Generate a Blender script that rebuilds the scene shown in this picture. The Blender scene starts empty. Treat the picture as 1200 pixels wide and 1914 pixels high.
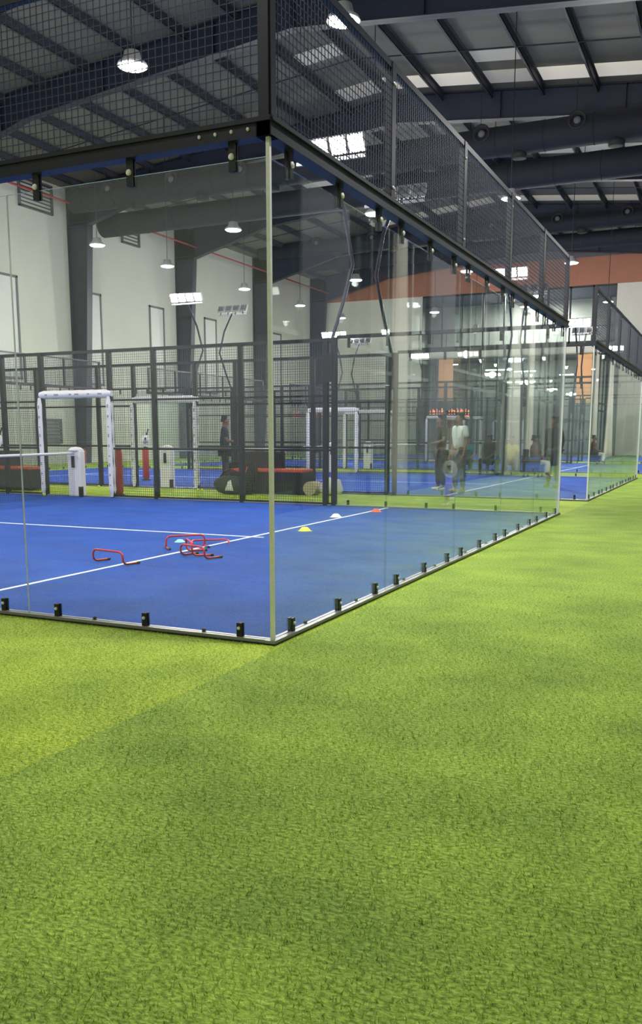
import bpy, bmesh, math, random
import numpy as np
from mathutils import Vector, Matrix
random.seed(7)
S = bpy.context.scene
COL = S.collection
PI = math.pi

# ------------------------------------------------------------------ camera, world, exposure
cam_d = bpy.data.cameras.new('camera'); cam = bpy.data.objects.new('camera', cam_d); COL.objects.link(cam)
cam.location = (2.5528, -4.7479, 1.3089)
cam.rotation_euler = (PI/2 - 0.1605, 0, 0.4360)
cam_d.sensor_fit = 'VERTICAL'; cam_d.sensor_height = 36; cam_d.lens = 1631.36/1914*36
cam_d.shift_y = 119.06/1914
cam_d.clip_start = 0.05; cam_d.clip_end = 300
S.camera = cam
S.view_settings.view_transform = 'Standard'; S.view_settings.look = 'None'
S.view_settings.gamma = 1; S.view_settings.use_curve_mapping = False
S.view_settings.exposure = 1.38
MAST_W, BAY_W, SKYLIGHT_E, WORLD_E = 560.0, 95.0, 0.17, 0.12
w = bpy.data.worlds.new('world'); S.world = w; w.use_nodes = True
w.node_tree.nodes['Background'].inputs[0].default_value = (0.55, 0.62, 0.8, 1)
w.node_tree.nodes['Background'].inputs[1].default_value = WORLD_E
try:
    S.cycles.transparent_max_bounces = 64; S.cycles.max_bounces = 10
    S.cycles.sample_clamp_indirect = 4.0
except Exception: pass

# ------------------------------------------------------------------ materials
def srgb(r, g, b):
    f = lambda c: (c/255/12.92) if c/255 <= 0.04045 else ((c/255+0.055)/1.055)**2.4
    return (f(r), f(g), f(b), 1)
MATS = {}
def mat(name, rgb, rough=0.6, metal=0.0, noise=0.0, scale=20, bump=0.0, emit=None, es=0.0, spec=0.5, stretch=None):
    m = bpy.data.materials.new(name); m.use_nodes = True
    nt = m.node_tree; b = nt.nodes['Principled BSDF']; c = srgb(*rgb)
    b.inputs['Base Color'].default_value = c; b.inputs['Roughness'].default_value = rough
    b.inputs['Metallic'].default_value = metal; b.inputs['Specular IOR Level'].default_value = spec
    if emit:
        b.inputs['Emission Color'].default_value = srgb(*emit); b.inputs['Emission Strength'].default_value = es
    tc = nt.nodes.new('ShaderNodeTexCoord'); mp = nt.nodes.new('ShaderNodeMapping')
    if stretch: mp.inputs['Scale'].default_value = stretch
    nt.links.new(tc.outputs['Object'], mp.inputs[0])
    n = nt.nodes.new('ShaderNodeTexNoise'); n.inputs['Scale'].default_value = scale; n.inputs['Detail'].default_value = 4
    nt.links.new(mp.outputs[0], n.inputs['Vector'])
    mx = nt.nodes.new('ShaderNodeMix'); mx.data_type = 'RGBA'
    k = max(noise, 0.03)
    mx.inputs[6].default_value = (c[0]*(1-k), c[1]*(1-k), c[2]*(1-k), 1)
    mx.inputs[7].default_value = (min(1, c[0]*(1+k)), min(1, c[1]*(1+k)), min(1, c[2]*(1+k)), 1)
    nt.links.new(n.outputs['Fac'], mx.inputs[0]); nt.links.new(mx.outputs[2], b.inputs['Base Color'])
    if bump:
        bp = nt.nodes.new('ShaderNodeBump'); bp.inputs['Strength'].default_value = bump; bp.inputs['Distance'].default_value = 0.01
        nt.links.new(n.outputs['Fac'], bp.inputs['Height']); nt.links.new(bp.outputs[0], b.inputs['Normal'])
    MATS[name] = m
    return m
mat('steel', (27, 30, 41), 0.45, 0.2, 0.15, 6, spec=0.5)
mat('frame_steel', (33, 40, 60), 0.5, 0.1, 0.12, 3)
mat('wire', (62, 66, 78), 0.5, 0.3)
mat('silver', (244, 242, 238), 0.45, 0.0, 0.1, 40)
mat('galv', (150, 150, 155), 0.4, 0.4, 0.15, 30)
mat('glass_edge', (236, 238, 234), 0.15, 0.0)
mat('black', (18, 19, 22), 0.5)
mat('rubber', (26, 27, 31), 0.75)
mat('white_pad', (226, 224, 232), 0.5, 0, 0.08, 25, 0.2)
mat('white_paint', (222, 222, 220), 0.5)
mat('line_white', (225, 232, 235), 0.8, 0, 0.12, 60)
mat('wall_white', (202, 201, 192), 0.85, 0, 0.06, 1.2, stretch=(1, 1, 0.4))
mat('window_pale', (206, 208, 204), 0.5); mat('mark_grey', (150, 148, 160), 0.7)
mat('brown_panel', (158, 106, 86), 0.7, 0, 0.08, 2)
mat('soffit', (92, 94, 104), 0.8)
mat('roof_sheet', (114, 110, 104), 0.65, 0.1, 0.08, 1.5)
mat('purlin', (66, 68, 78), 0.6, 0.1)
mat('skylight', (205, 200, 190), 0.7, emit=(238, 230, 215), es=SKYLIGHT_E)
mat('skylight_dim', (190, 188, 180), 0.7, emit=(225, 215, 200), es=SKYLIGHT_E*0.35)
mat('duct', (18, 22, 36), 0.8, 0, 0.15, 4)
mat('red_pipe', (150, 36, 44), 0.5)
mat('red', (214, 40, 62), 0.4)
mat('red_vinyl', (176, 44, 34), 0.45)
mat('orange_cushion', (214, 92, 60), 0.8)
mat('wicker', (46, 44, 47), 0.7, 0, 0.3, 60, 0.4)
mat('curtain', (220, 217, 206), 0.85, 0, 0.05, 8)
mat('dark_room', (34, 38, 42), 0.7)
mat('interior', (150, 148, 142), 0.8, 0, 0.15, 2)
mat('louver', (96, 98, 104), 0.6)
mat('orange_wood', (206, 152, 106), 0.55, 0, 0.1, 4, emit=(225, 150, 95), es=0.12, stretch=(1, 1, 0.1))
mat('sign_orange', (240, 130, 90), 0.5, emit=(255, 140, 90), es=2.2)
mat('strip_light', (255, 250, 240), 0.4, emit=(255, 248, 235), es=14)
mat('lamp_glow', (255, 250, 240), 0.4, emit=(255, 247, 235), es=60)
mat('bay_glow', (255, 250, 240), 0.4, emit=(250, 252, 255), es=22)
mat('ball', (200, 226, 60), 0.8, 0, 0.1, 80)
mat('cone_yellow', (226, 226, 40), 0.5); mat('cone_white', (225, 230, 235), 0.5); mat('cone_red', (230, 84, 72), 0.5); mat('cone_mint', (150, 225, 220), 0.5)
mat('skin', (150, 104, 80), 0.6); mat('skin_dark', (112, 76, 58), 0.6); mat('hair', (20, 17, 16), 0.8)
mat('cloth_white', (222, 228, 222), 0.85, 0, 0.05, 12); mat('cloth_grey', (112, 110, 104), 0.85, 0, 0.1, 12)
mat('cloth_black', (22, 23, 27), 0.85); mat('cloth_navy', (34, 42, 66), 0.85); mat('cloth_yellow', (196, 184, 40), 0.85)
mat('cloth_teal', (40, 130, 128), 0.85); mat('cloth_maroon', (112, 40, 36), 0.85); mat('cloth_beige', (176, 168, 148), 0.85)
mat('burlap', (186, 176, 140), 0.9, 0, 0.2, 30, 0.3)
mat('sack', (214, 212, 206), 0.8, 0, 0.1, 10, 0.2)
mat('bag_green', (44, 58, 46), 0.8, 0, 0.2, 20)
mat('screen', (30, 34, 38), 0.3)

def glass_mat(name, tint, dust_haze=0.0):  # pale diffuse film: dust plus a hazy veiling glare put into the glass
    m = bpy.data.materials.new(name); m.use_nodes = True; nt = m.node_tree; nt.nodes.clear()
    o = nt.nodes.new('ShaderNodeOutputMaterial'); mx = nt.nodes.new('ShaderNodeMixShader')
    t = nt.nodes.new('ShaderNodeBsdfTransparent'); t.inputs[0].default_value = tint
    g = nt.nodes.new('ShaderNodeBsdfGlossy'); g.inputs['Roughness'].default_value = 0.0; g.inputs[0].default_value = (0.97, 1, 0.99, 1)
    df = nt.nodes.new('ShaderNodeBsdfDiffuse'); df.inputs[0].default_value = (.66, .74, .95, 1); md = nt.nodes.new('ShaderNodeMixShader'); md.inputs[0].default_value = dust_haze
    nt.links.new(t.outputs[0], md.inputs[1]); nt.links.new(df.outputs[0], md.inputs[2])
    f = nt.nodes.new('ShaderNodeFresnel'); f.inputs[0].default_value = 1.5
    gn = nt.nodes.new('ShaderNodeNewGeometry')        # same facing term for both faces of the pane
    iv = nt.nodes.new('ShaderNodeMix'); iv.data_type = 'FLOAT'
    f2 = nt.nodes.new('ShaderNodeFresnel'); f2.inputs[0].default_value = 1.5
    # inner faces: Fresnel node inverts the ior on backfaces; compensate so the pane reads as thin glass
    iv2 = nt.nodes.new('ShaderNodeMix'); iv2.data_type = 'FLOAT'; iv2.inputs[2].default_value = 1.5; iv2.inputs[3].default_value = 1/1.5
    nt.links.new(gn.outputs['Backfacing'], iv2.inputs[0]); nt.links.new(iv2.outputs[0], f.inputs[0])
    nt.links.new(f.outputs[0], mx.inputs[0]); nt.links.new(md.outputs[0], mx.inputs[1]); nt.links.new(g.outputs[0], mx.inputs[2])
    nt.links.new(mx.outputs[0], o.inputs[0]); MATS[name] = m
glass_mat('glass', (0.965, 0.985, 0.975, 1), 0.009)
glass_mat('glass_edge_soft', (0.86, 0.92, 0.90, 1), 0.05)
glass_mat('window_glass', (0.8, 0.86, 0.86, 1))

def turf_mat(name, A, B, C_, seam=False):
    m = bpy.data.materials.new(name); m.use_nodes = True; nt = m.node_tree; b = nt.nodes['Principled BSDF']
    b.inputs['Roughness'].default_value = 0.85; b.inputs['Specular IOR Level'].default_value = 0.25
    tc = nt.nodes.new('ShaderNodeNewGeometry')
    def noise(scale, detail, stretch=None):
        mp = nt.nodes.new('ShaderNodeMapping'); nt.links.new(tc.outputs['Position'], mp.inputs[0])
        if stretch: mp.inputs['Scale'].default_value = stretch
        n = nt.nodes.new('ShaderNodeTexNoise'); n.inputs['Scale'].default_value = scale; n.inputs['Detail'].default_value = detail
        nt.links.new(mp.outputs[0], n.inputs['Vector']); return n
    n1 = noise(75, 5, (0.7, 1.0, 1)); n2 = noise(1.7, 6, (0.8, 1, 1))
    cr = nt.nodes.new('ShaderNodeValToRGB'); cr.color_ramp.elements[0].position = 0.3; cr.color_ramp.elements[1].position = 0.72
    cr.color_ramp.elements[0].color = srgb(*A); cr.color_ramp.elements[1].color = srgb(*B)
    nt.links.new(n1.outputs['Fac'], cr.inputs[0])
    mx = nt.nodes.new('ShaderNodeMix'); mx.data_type = 'RGBA'; mx.blend_type = 'MULTIPLY'; mx.inputs[0].default_value = 1
    cr2 = nt.nodes.new('ShaderNodeValToRGB'); cr2.color_ramp.elements[0].position = 0.3; cr2.color_ramp.elements[1].position = 0.7
    cr2.color_ramp.elements[0].color = (0.66, 0.72, 0.7, 1); cr2.color_ramp.elements[1].color = (1.12, 1.1, 1.0, 1)
    nt.links.new(n2.outputs['Fac'], cr2.inputs[0]); nt.links.new(cr.outputs[0], mx.inputs[6]); nt.links.new(cr2.outputs[0], mx.inputs[7])
    out = mx.outputs[2]
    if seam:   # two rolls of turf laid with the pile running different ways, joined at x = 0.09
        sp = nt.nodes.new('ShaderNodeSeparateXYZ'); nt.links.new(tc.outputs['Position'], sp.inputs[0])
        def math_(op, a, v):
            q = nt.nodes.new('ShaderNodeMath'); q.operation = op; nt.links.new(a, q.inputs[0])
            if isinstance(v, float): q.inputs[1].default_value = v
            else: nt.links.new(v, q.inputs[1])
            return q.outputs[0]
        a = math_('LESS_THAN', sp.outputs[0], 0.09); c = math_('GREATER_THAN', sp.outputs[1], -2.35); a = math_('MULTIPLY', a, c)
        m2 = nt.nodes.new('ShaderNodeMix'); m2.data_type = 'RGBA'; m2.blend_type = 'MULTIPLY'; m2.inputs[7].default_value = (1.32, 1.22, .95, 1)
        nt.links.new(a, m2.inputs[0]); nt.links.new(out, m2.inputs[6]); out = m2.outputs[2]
    nt.links.new(out, b.inputs['Base Color'])
    bp = nt.nodes.new('ShaderNodeBump'); bp.inputs['Strength'].default_value = 0.7; bp.inputs['Distance'].default_value = 0.02
    nt.links.new(n1.outputs['Fac'], bp.inputs['Height']); nt.links.new(bp.outputs[0], b.inputs['Normal'])
    MATS[name] = m
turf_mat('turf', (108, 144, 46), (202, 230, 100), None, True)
turf_mat('court_blue', (4, 58, 160), (12, 80, 190), None)

def blade_mat():
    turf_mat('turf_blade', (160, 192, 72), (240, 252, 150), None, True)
    m = MATS['turf_blade']; nt = m.node_tree; b = nt.nodes['Principled BSDF']
    g = nt.nodes.new('ShaderNodeNewGeometry'); hs = nt.nodes.new('ShaderNodeMix'); hs.data_type = 'RGBA'; hs.blend_type = 'MULTIPLY'; hs.inputs[0].default_value = 1
    cr = nt.nodes.new('ShaderNodeValToRGB'); cr.color_ramp.elements[0].color = (0.55, 0.62, 0.5, 1); cr.color_ramp.elements[1].color = (1.25, 1.2, 1.3, 1)
    nt.links.new(g.outputs['Random Per Island'], cr.inputs[0])
    src = b.inputs['Base Color'].links[0].from_socket
    nt.links.new(src, hs.inputs[6]); nt.links.new(cr.outputs[0], hs.inputs[7]); nt.links.new(hs.outputs[2], b.inputs['Base Color'])
    for l in list(b.inputs['Normal'].links): nt.links.remove(l)
blade_mat()

# ------------------------------------------------------------------ mesh helpers
class MB:
    def __init__(s): s.v = []; s.f = []; s.mi = []; s.sm = []
    def add(s, vs, fs, mi=0, sm=False):
        o = len(s.v); s.v += [tuple(p) for p in vs]; s.f += [tuple(o+i for i in f) for f in fs]; s.mi += [mi]*len(fs); s.sm += [sm]*len(fs); return s
    def box(s, x0, x1, y0, y1, z0, z1, mi=0):
        return s.add([(x0,y0,z0),(x1,y0,z0),(x1,y1,z0),(x0,y1,z0),(x0,y0,z1),(x1,y0,z1),(x1,y1,z1),(x0,y1,z1)],
                     [(0,3,2,1),(4,5,6,7),(0,1,5,4),(1,2,6,5),(2,3,7,6),(3,0,4,7)], mi)
    def cbox(s, c, d, mi=0): return s.box(c[0]-d[0]/2, c[0]+d[0]/2, c[1]-d[1]/2, c[1]+d[1]/2, c[2]-d[2]/2, c[2]+d[2]/2, mi)
    def prism(s, pts, axis, a, b, mi=0):
        # pts: polygon in the two other axes, extruded along axis from a to b
        n = len(pts)
        def P(p, t):
            return {'x': (t, p[0], p[1]), 'y': (p[0], t, p[1]), 'z': (p[0], p[1], t)}[axis]
        vs = [P(p, a) for p in pts] + [P(p, b) for p in pts]
        fs = [tuple(range(n)), tuple(range(2*n-1, n-1, -1))] + [(i, (i+1) % n + 0, (i+1) % n + n, i+n)[::-1] for i in range(n)]
        return s.add(vs, fs, mi)
    def tube(s, path, r, n=8, closed=False, mi=0, caps=True):
        path = [Vector(p) for p in path]; m = len(path); rs = r if isinstance(r, (list, tuple)) else [r]*m
        rings = []; up = None
        for i, p in enumerate(path):
            if closed: t = path[(i+1) % m] - path[i-1]
            else: t = path[min(i+1, m-1)] - path[max(i-1, 0)]
            t.normalize()
            if up is None:
                up = Vector((0, 0, 1)) if abs(t.z) < 0.9 else Vector((1, 0, 0))
            a = (up - t*up.dot(t)).normalized(); b = t.cross(a); up = a
            rings.append([p + (a*math.cos(2*PI*k/n) + b*math.sin(2*PI*k/n))*rs[i] for k in range(n)])
        vs = [v for ring in rings for v in ring]; fs = []
        for i in range(m if closed else m-1):
            j = (i+1) % m
            for k in range(n): fs.append((i*n+k, i*n+(k+1) % n, j*n+(k+1) % n, j*n+k))
        s.add(vs, fs, mi, True)
        if caps and not closed:
            s.add(rings[0], [tuple(range(n))[::-1]], mi); s.add(rings[-1], [tuple(range(n))], mi)
        return s
    def lathe(s, c, prof, n=16, mi=0, axis='z'):
        vs = []; fs = []
        for r, z in prof:
            for k in range(n):
                a, b = r*math.cos(2*PI*k/n), r*math.sin(2*PI*k/n)
                vs.append({'z': (c[0]+a, c[1]+b, c[2]+z), 'y': (c[0]+a, c[1]+z, c[2]+b), 'x': (c[0]+z, c[1]+a, c[2]+b)}[axis])
        for i in range(len(prof)-1):
            for k in range(n): fs.append((i*n+k, i*n+(k+1) % n, (i+1)*n+(k+1) % n, (i+1)*n+k))
        fs.append(tuple(range(n))[::-1]); fs.append(tuple((len(prof)-1)*n+k for k in range(n)))
        return s.add(vs, fs, mi, True)
    def rot(s, M):
        s.v = [tuple(M @ Vector(p)) for p in s.v]; return s
    def build(s, name, mats, parent=None, loc=None, bevel=0):
        me = bpy.data.meshes.new(name); me.from_pydata(s.v, [], s.f)
        for m in (mats if isinstance(mats, (list, tuple)) else [mats]): me.materials.append(MATS[m])
        me.polygons.foreach_set('material_index', s.mi); me.polygons.foreach_set('use_smooth', s.sm); me.update()
        o = bpy.data.objects.new(name, me); COL.objects.link(o)
        if parent: o.parent = parent
        if loc is not None: o.location = loc
        if bevel:
            bv = o.modifiers.new('bevel', 'BEVEL'); bv.width = bevel; bv.segments = 2; bv.limit_method = 'ANGLE'
        return o
def thing(name, loc=(0,0,0), label=None, cat=None, group=None, rz=0):
    o = bpy.data.objects.new(name, None); COL.objects.link(o); o.location = loc; o.rotation_euler = (0,0,rz); o.empty_display_size = 0.1
    return tag(o, label, cat, group)
def tag(o, label=None, cat=None, group=None, kind=None):
    if label: o['label'] = label
    if cat: o['category'] = cat
    if group: o['group'] = group
    if kind: o['kind'] = kind
    return o
def struct(o): o['kind'] = 'structure'; return o
KIDS = {}
def copy_tree(o, parent=None):
    c = o.copy(); COL.objects.link(c)
    if parent: c.parent = parent
    for ch in [x for x in o.children]: copy_tree(ch, c)
    return c

# ------------------------------------------------------------------ hall shell
LX, RX, Y0, Y1 = -25.0, 4.2, -12.0, 54.0
RIDGE_X, RIDGE_Z, EAVE_Z = -9.5, 13.6, 12.05
def roof_z(x): return RIDGE_Z - abs(x-RIDGE_X)*0.1
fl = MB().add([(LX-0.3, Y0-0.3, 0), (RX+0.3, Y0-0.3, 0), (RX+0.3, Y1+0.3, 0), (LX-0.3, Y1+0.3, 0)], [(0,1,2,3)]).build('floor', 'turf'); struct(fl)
struct(MB().prism([(LX-.3, roof_z(LX-.3)), (RIDGE_X, RIDGE_Z), (RX+.3, roof_z(RX+.3)), (RX+.3, roof_z(RX+.3)+.15), (RIDGE_X, RIDGE_Z+.15), (LX-.3, roof_z(LX-.3)+.15)], 'y', Y0-.3, Y1+.3).build('ceiling', 'roof_sheet'))
struct(MB().box(LX-.25, LX, Y0, Y1, 0, roof_z(LX)).build('wall_left', 'wall_white'))
struct(MB().prism([(LX, 0), (RX, 0), (RX, roof_z(RX)), (RIDGE_X, RIDGE_Z), (LX, roof_z(LX))], 'y', Y0-.25, Y0).build('wall_back', 'wall_white'))
# end wall: white below, with an opening for the glazed building front
WX0, WX1 = -17.2, -4.55
e = MB()
e.box(LX, WX0, Y1, Y1+.25, 0, 10.55); e.box(WX1, RX, Y1, Y1+.25, 0, 10.55); e.box(WX0, WX1, Y1, Y1+.25, 6.45, 7.05)
struct(e.build('wall_front', 'wall_white'))
t1 = MB().box(LX, RX, Y1-.06, Y1+.25, 10.55, 12.25)
for x in np.arange(LX+2, RX, 4.0): t1.box(x-.02, x+.02, Y1-.075, Y1-.055, 10.55, 12.25)
struct(t1.build('trim_1', 'brown_panel'))
struct(MB().prism([(LX, 12.25), (RX, 12.25), (RX, roof_z(RX)), (RIDGE_X, RIDGE_Z), (LX, roof_z(LX))], 'y', Y1-.02, Y1+.25).build('wall_front_gable', 'soffit'))
struct(MB().box(WX0-2, WX1+2, Y1+6, Y1+6.2, 0, 10.6).build('wall_far_room', 'interior'))
struct(MB().box(WX0-2, WX1+2, Y1+.25, Y1+6, 10.6, 10.75).build('ceiling_far_room', 'soffit'))
struct(MB().box(WX0-2, WX1+2, Y1+.25, Y1+6, 6.5, 7.0).build('floor_far_room', 'soffit'))
def win(name, x0, x1, z0, z1, nx, nz, y=Y1+.1):
    t = thing(name, (0, 0, 0)); t['kind'] = 'structure'
    f = MB(); f.box(x0, x1, y-.05, y+.05, z0, z0+.12); f.box(x0, x1, y-.05, y+.05, z1-.12, z1)
    for i in range(nx+1):
        x = x0 + (x1-x0)*i/nx; f.box(x-.05, x+.05, y-.05, y+.05, z0, z1)
    for j in range(1, nz):
        z = z0 + (z1-z0)*j/nz; f.box(x0, x1, y-.04, y+.04, z-.04, z+.04)
    f.build('window_frame', 'steel', t)
    MB().box(x0, x1, y-.008, y+.008, z0, z1).build('pane', 'window_glass', t)
    return t
win('window_1', WX0, WX1, 7.05, 10.55, 9, 1)
win('window_2', WX0, WX1, 0.0, 6.45, 12, 3)
# orange panels in the shop front
for i, (a, b) in enumerate(((-6.75, -5.85), (-15.95, -14.95))):
    o = MB().box(a, b, Y1-.03, Y1+.05, 3.3, 6.4).build('trim_%d' % (2+i), 'orange_wood'); struct(o)
# balcony rail and slab
struct(MB().box(WX0-.3, WX1+.1, Y1-.9, Y1, 6.35, 6.9).build('trim_4', 'wall_white'))
br = thing('balcony_railing', (0, 0, 0), 'dark steel railing along the white balcony slab on the end wall', 'railing')
r_ = MB().tube([(WX0, Y1-.85, 7.95), (WX1, Y1-.85, 7.95)], .03); r_.build('handrail', 'steel', br)
for i in range(14):
    x = WX0+.1+(WX1-WX0-.2)*i/13; MB().box(x-.02, x+.02, Y1-.87, Y1-.83, 6.9, 7.95).build('post', 'steel', br)
# left wall openings and fittings
def wall_window(n, y0, y1, z0, z1):
    t = thing('window_%d' % n); t['kind'] = 'structure'
    f = MB(); x = LX+.03
    f.box(LX, x+.02, y0, y0+.1, z0, z1); f.box(LX, x+.02, y1-.1, y1, z0, z1); f.box(LX, x+.02, y0, y1, z1-.1, z1); f.box(LX, x+.02, y0, y1, z0, z0+.1)
    f.build('window_frame', 'louver', t); MB().box(LX, LX+.02, y0+.1, y1-.1, z0+.1, z1-.1).build('pane', 'window_pale', t)
for i, (a, b) in enumerate(((22.6, 24.3), (28.5, 29.7), (33.5, 34.8), (38.7, 40.0), (46.8, 48.1))): wall_window(3+i, a, b, 3.6, 7.85)
def on_wall(name, mat_, y0, y1, z0, z1, d, label, cat, group=None):
    t = thing(name, (LX, y0, z0), label, cat, group)
    m = MB().box(0, d, 0, .06, 0, z1-z0).box(0, d, y1-y0-.06, y1-y0, 0, z1-z0).box(0, d, 0, y1-y0, z1-z0-.06, z1-z0).box(0, d, 0, y1-y0, 0, .06)
    m.build('frame', mat_, t); s = MB(); n = max(4, int((z1-z0)/.14))
    for k in range(n):
        z = (z1-z0)*(k+.5)/n; s.add([(.01, 0.04, z+.05), (d, 0.04, z-.03), (d, y1-y0-.04, z-.03), (.01, y1-y0-.04, z+.05), (.01, .04, z+.03), (d, .04, z-.05), (d, y1-y0-.04, z-.05), (.01, y1-y0-.04, z+.03)],
              [(0,1,2,3), (7,6,5,4), (0,4,5,1), (3,2,6,7), (1,5,6,2), (0,3,7,4)])
    s.build('slats', mat_, t); return t
on_wall('wall_louver', 'louver', 24.6, 26.6, 10.7, 11.9, .12, 'grey louvred vent high on left wall before the first dark column', 'vent')
on_wall('wall_louver', 'louver', 31.4, 32.8, 10.5, 11.6, .12, 'grey louvred vent high on left wall between first and second columns', 'vent')
on_wall('wall_vent', 'louver', 27.55-2.6, 27.55-1.0, .9, 2.0, .1, 'grey louvred grille low on left wall beside the first dark column', 'vent')

# portal frames
FY = [2.5, 10.9, 19.3, 27.7, 36.1, 44.5, 52.7]
ords = ['the camera side', 'over the nearest court', 'second over the courts', 'whose column stands leftmost in view', 'with the second column in view', 'with the third column in view', 'against the end wall']
for i, y in enumerate(FY):
    t = thing('portal_frame', (0, y, 0), 'dark blue grey steel portal frame spanning the hall, ' + ords[i], 'steel frame', 'portal frames across the hall')
    # column: I-section tapering to the foot
    c = MB(); xo = LX+.02
    zt = roof_z(LX)-.05
    c.prism([(xo, 0), (xo+.55, 0), (xo+1.15, 10.6), (xo+1.15, zt), (xo, zt)], 'y', -.012, .012)
    c.prism([(xo+.53, 0), (xo+.55, 0), (xo+1.17, 10.6), (xo+1.15, 10.6)], 'y', -.18, .18); c.box(xo, xo+.025, -.18, .18, 0, zt)
    for z in (2.5, 5, 7.5, 10.6): c.box(xo+.02, xo+.56+z*.056, -.17, .17, z-.01, z+.01)
    c.build('column', 'frame_steel', t)
    f = MB()
    def low(x):
        b = roof_z(x)-.98
        d = x-(LX+1.1)
        if d < 4.5: b -= (4.5-d)/4.5*.75
        return b
    xs = [LX+1.1, LX+3.3, LX+5.6, RIDGE_X, RX]
    top = [(x, roof_z(x)-.03) for x in (LX, RIDGE_X, RX)]; bot = [(x, low(x)) for x in xs[::-1]] + [(LX, low(xs[0]))]
    f.prism(top+bot, 'y', -.012, .012)
    for a, b in zip(bot[:-1], bot[1:]):
        f.prism([a, b, (b[0], b[1]+.025), (a[0], a[1]+.025)], 'y', -.16, .16)
    for a, b in zip(top[:-1], top[1:]):
        f.prism([a, b, (b[0], b[1]-.025), (a[0], a[1]-.025)], 'y', -.16, .16)
    for x in (-20.5, -16.2, -12.1, RIDGE_X, -5.6, -1.4): f.box(x-.01, x+.01, -.15, .15, low(x)+.02, roof_z(x)-.05)
    f.build('rafter', 'frame_steel', t)
# purlins, one Z-section per line
px_ = [x for x in np.arange(LX+1.1, RX, 1.8)]
for i, x in enumerate(px_):
    m = MB(); z = roof_z(x)-.02; zz = z-.24
    m.box(x-.01, x+.01, Y0, Y1, zz, z); m.box(x-.08, x+.01, Y0, Y1, zz, zz+.012); m.box(x-.01, x+.08, Y0, Y1, z-.012, z)
    o = m.build('purlin', 'purlin')
    tag(o, ('grey steel purlin under the roof sheeting, number %d counting from the left wall' % (i+1)), 'purlin', 'roof purlins')
k = 0
for y in (6.7, 15.1, 23.5, 31.9, 40.3, 48.5):
    m = MB().tube([(LX, y, roof_z(LX)-.25), (RIDGE_X, y, RIDGE_Z-.25), (RX, y, roof_z(RX)-.25)], .022, 6)
    tag(m.build('sag_rod', 'steel'), 'thin dark rod crossing under the purlins, ' + ['above the nearest court', 'above the gap after the nearest court', 'above the second court', 'above the third court', 'above the farthest court', 'beside the end wall'][k], 'rod', 'sag rods under the roof'); k += 1
# skylight sheets set under the roof between purlins
nsk = 1
for (ys, rng, mt_) in ((( 17.2, 18.3), (-8, 2), 'skylight_dim'), ((25.9, 27.0), (-13, 3.5), None), ((34.3, 35.4), (-17, 3.5), 'skylight_dim'), ((42.7, 43.8), (-17, 3.5), 'skylight_dim')):
    for i, x in enumerate(px_[:-1]):
        xa, xb = x+.09, px_[i+1]-.09
        if xa < rng[0] or xb > rng[1]: continue
        mm = mt_ or ('skylight' if (i % 3 != 1) else 'skylight_dim')
        o = MB().add([(xa, ys[0], roof_z(xa)-.012), (xb, ys[0], roof_z(xb)-.012), (xb, ys[1], roof_z(xb)-.012), (xa, ys[1], roof_z(xa)-.012),
             (xa, ys[0], roof_z(xa)+.0), (xb, ys[0], roof_z(xb)+.0), (xb, ys[1], roof_z(xb)+.0), (xa, ys[1], roof_z(xa)+.0)], [(0,1,2,3)[::-1], (4,5,6,7), (0,1,5,4), (1,2,6,5), (2,3,7,6), (3,0,4,7)]).build('window_%d' % (10+nsk), mm); struct(o); nsk += 1
for (x, y) in ((-11.2, 22.6), (-5.7, 24.2)):
    i = int((x-px_[0])//1.8); xa, xb = px_[i]+.09, px_[i+1]-.09
    o = MB().add([(xa, y, roof_z(xa)-.014), (xb, y, roof_z(xb)-.014), (xb, y+.9, roof_z(xb)-.014), (xa, y+.9, roof_z(xa)-.014)], [(0,3,2,1)]).build('window_%d' % (10+nsk), 'skylight_dim'); struct(o); nsk += 1
# red pipe
rp = thing('sprinkler_pipe', (0, 0, 0), 'red sprinkler pipe running along the top of the left wall', 'pipe')
MB().tube([(LX+1.35, Y0, 11.0), (LX+1.35, Y1, 11.0)], .045, 8).build('pipe', 'red_pipe', rp)
for y in FY[2:]: MB().box(LX+1.3, LX+1.4, y-.9, y-.86, 10.92, 11.6).build('hanger', 'steel', rp)
# ducts
def duct(y, z, r, label, nz, side=-1):
    t = thing('air_duct', (0, y, z), label, 'duct', None)
    m = MB().tube([(LX+1.2, 0, 0), (RX-.1, 0, 0)], r, 20); m.build('duct_body', 'duct', t)
    for x in nz:
        q = MB(); c = Vector((x, -r*.75, r*.45))
        q.lathe((x, -r*.78, r*.42), [(.30, .12), (.30, -.14), (.24, -.16), (.22, -.05), (.20, -.05), (.2, .1)], 16, axis='y')
        q.build('nozzle_ring', 'rubber', t)
        q = MB().lathe((x, -r*.78, r*.42), [(.10, .06), (.12, -.10), (.05, -.13)], 12, axis='y'); q.build('nozzle_core', 'soffit', t)
        q = MB().lathe((x+1.2, 0, -r*.98), [(.26, .1), (.26, -.14), (.18, -.16)], 14); q.build('lower_nozzle', 'rubber', t)
    for x in np.arange(LX+3, RX, 3.2):
        MB().tube([(x, 0, r*.9), (x, 0, roof_z(x)-z-.2)], .012, 5).build('hanger', 'steel', t)
    for x in np.arange(LX+2, RX, 1.6):
        MB().tube([(x+0, r*1.012*math.cos(a), r*1.012*math.sin(a)) for a in np.linspace(0, 2*PI, 21)[:-1]], .012, 5, closed=True).build('band', 'duct', t)
nz = [-2.7-3.15*i for i in range(7)]
duct(26.6, 11.15, .48, 'black fabric air duct with round nozzles before the leftmost column frame, upper of its pair', nz)
duct(28.6, 10.55, .48, 'black fabric air duct behind the upper one at the leftmost column frame', [])
duct(43.2, 12.0, .42, 'black fabric air duct with round nozzles hung near the end wall', [-2.9-3.4*i for i in range(6)])
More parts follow.
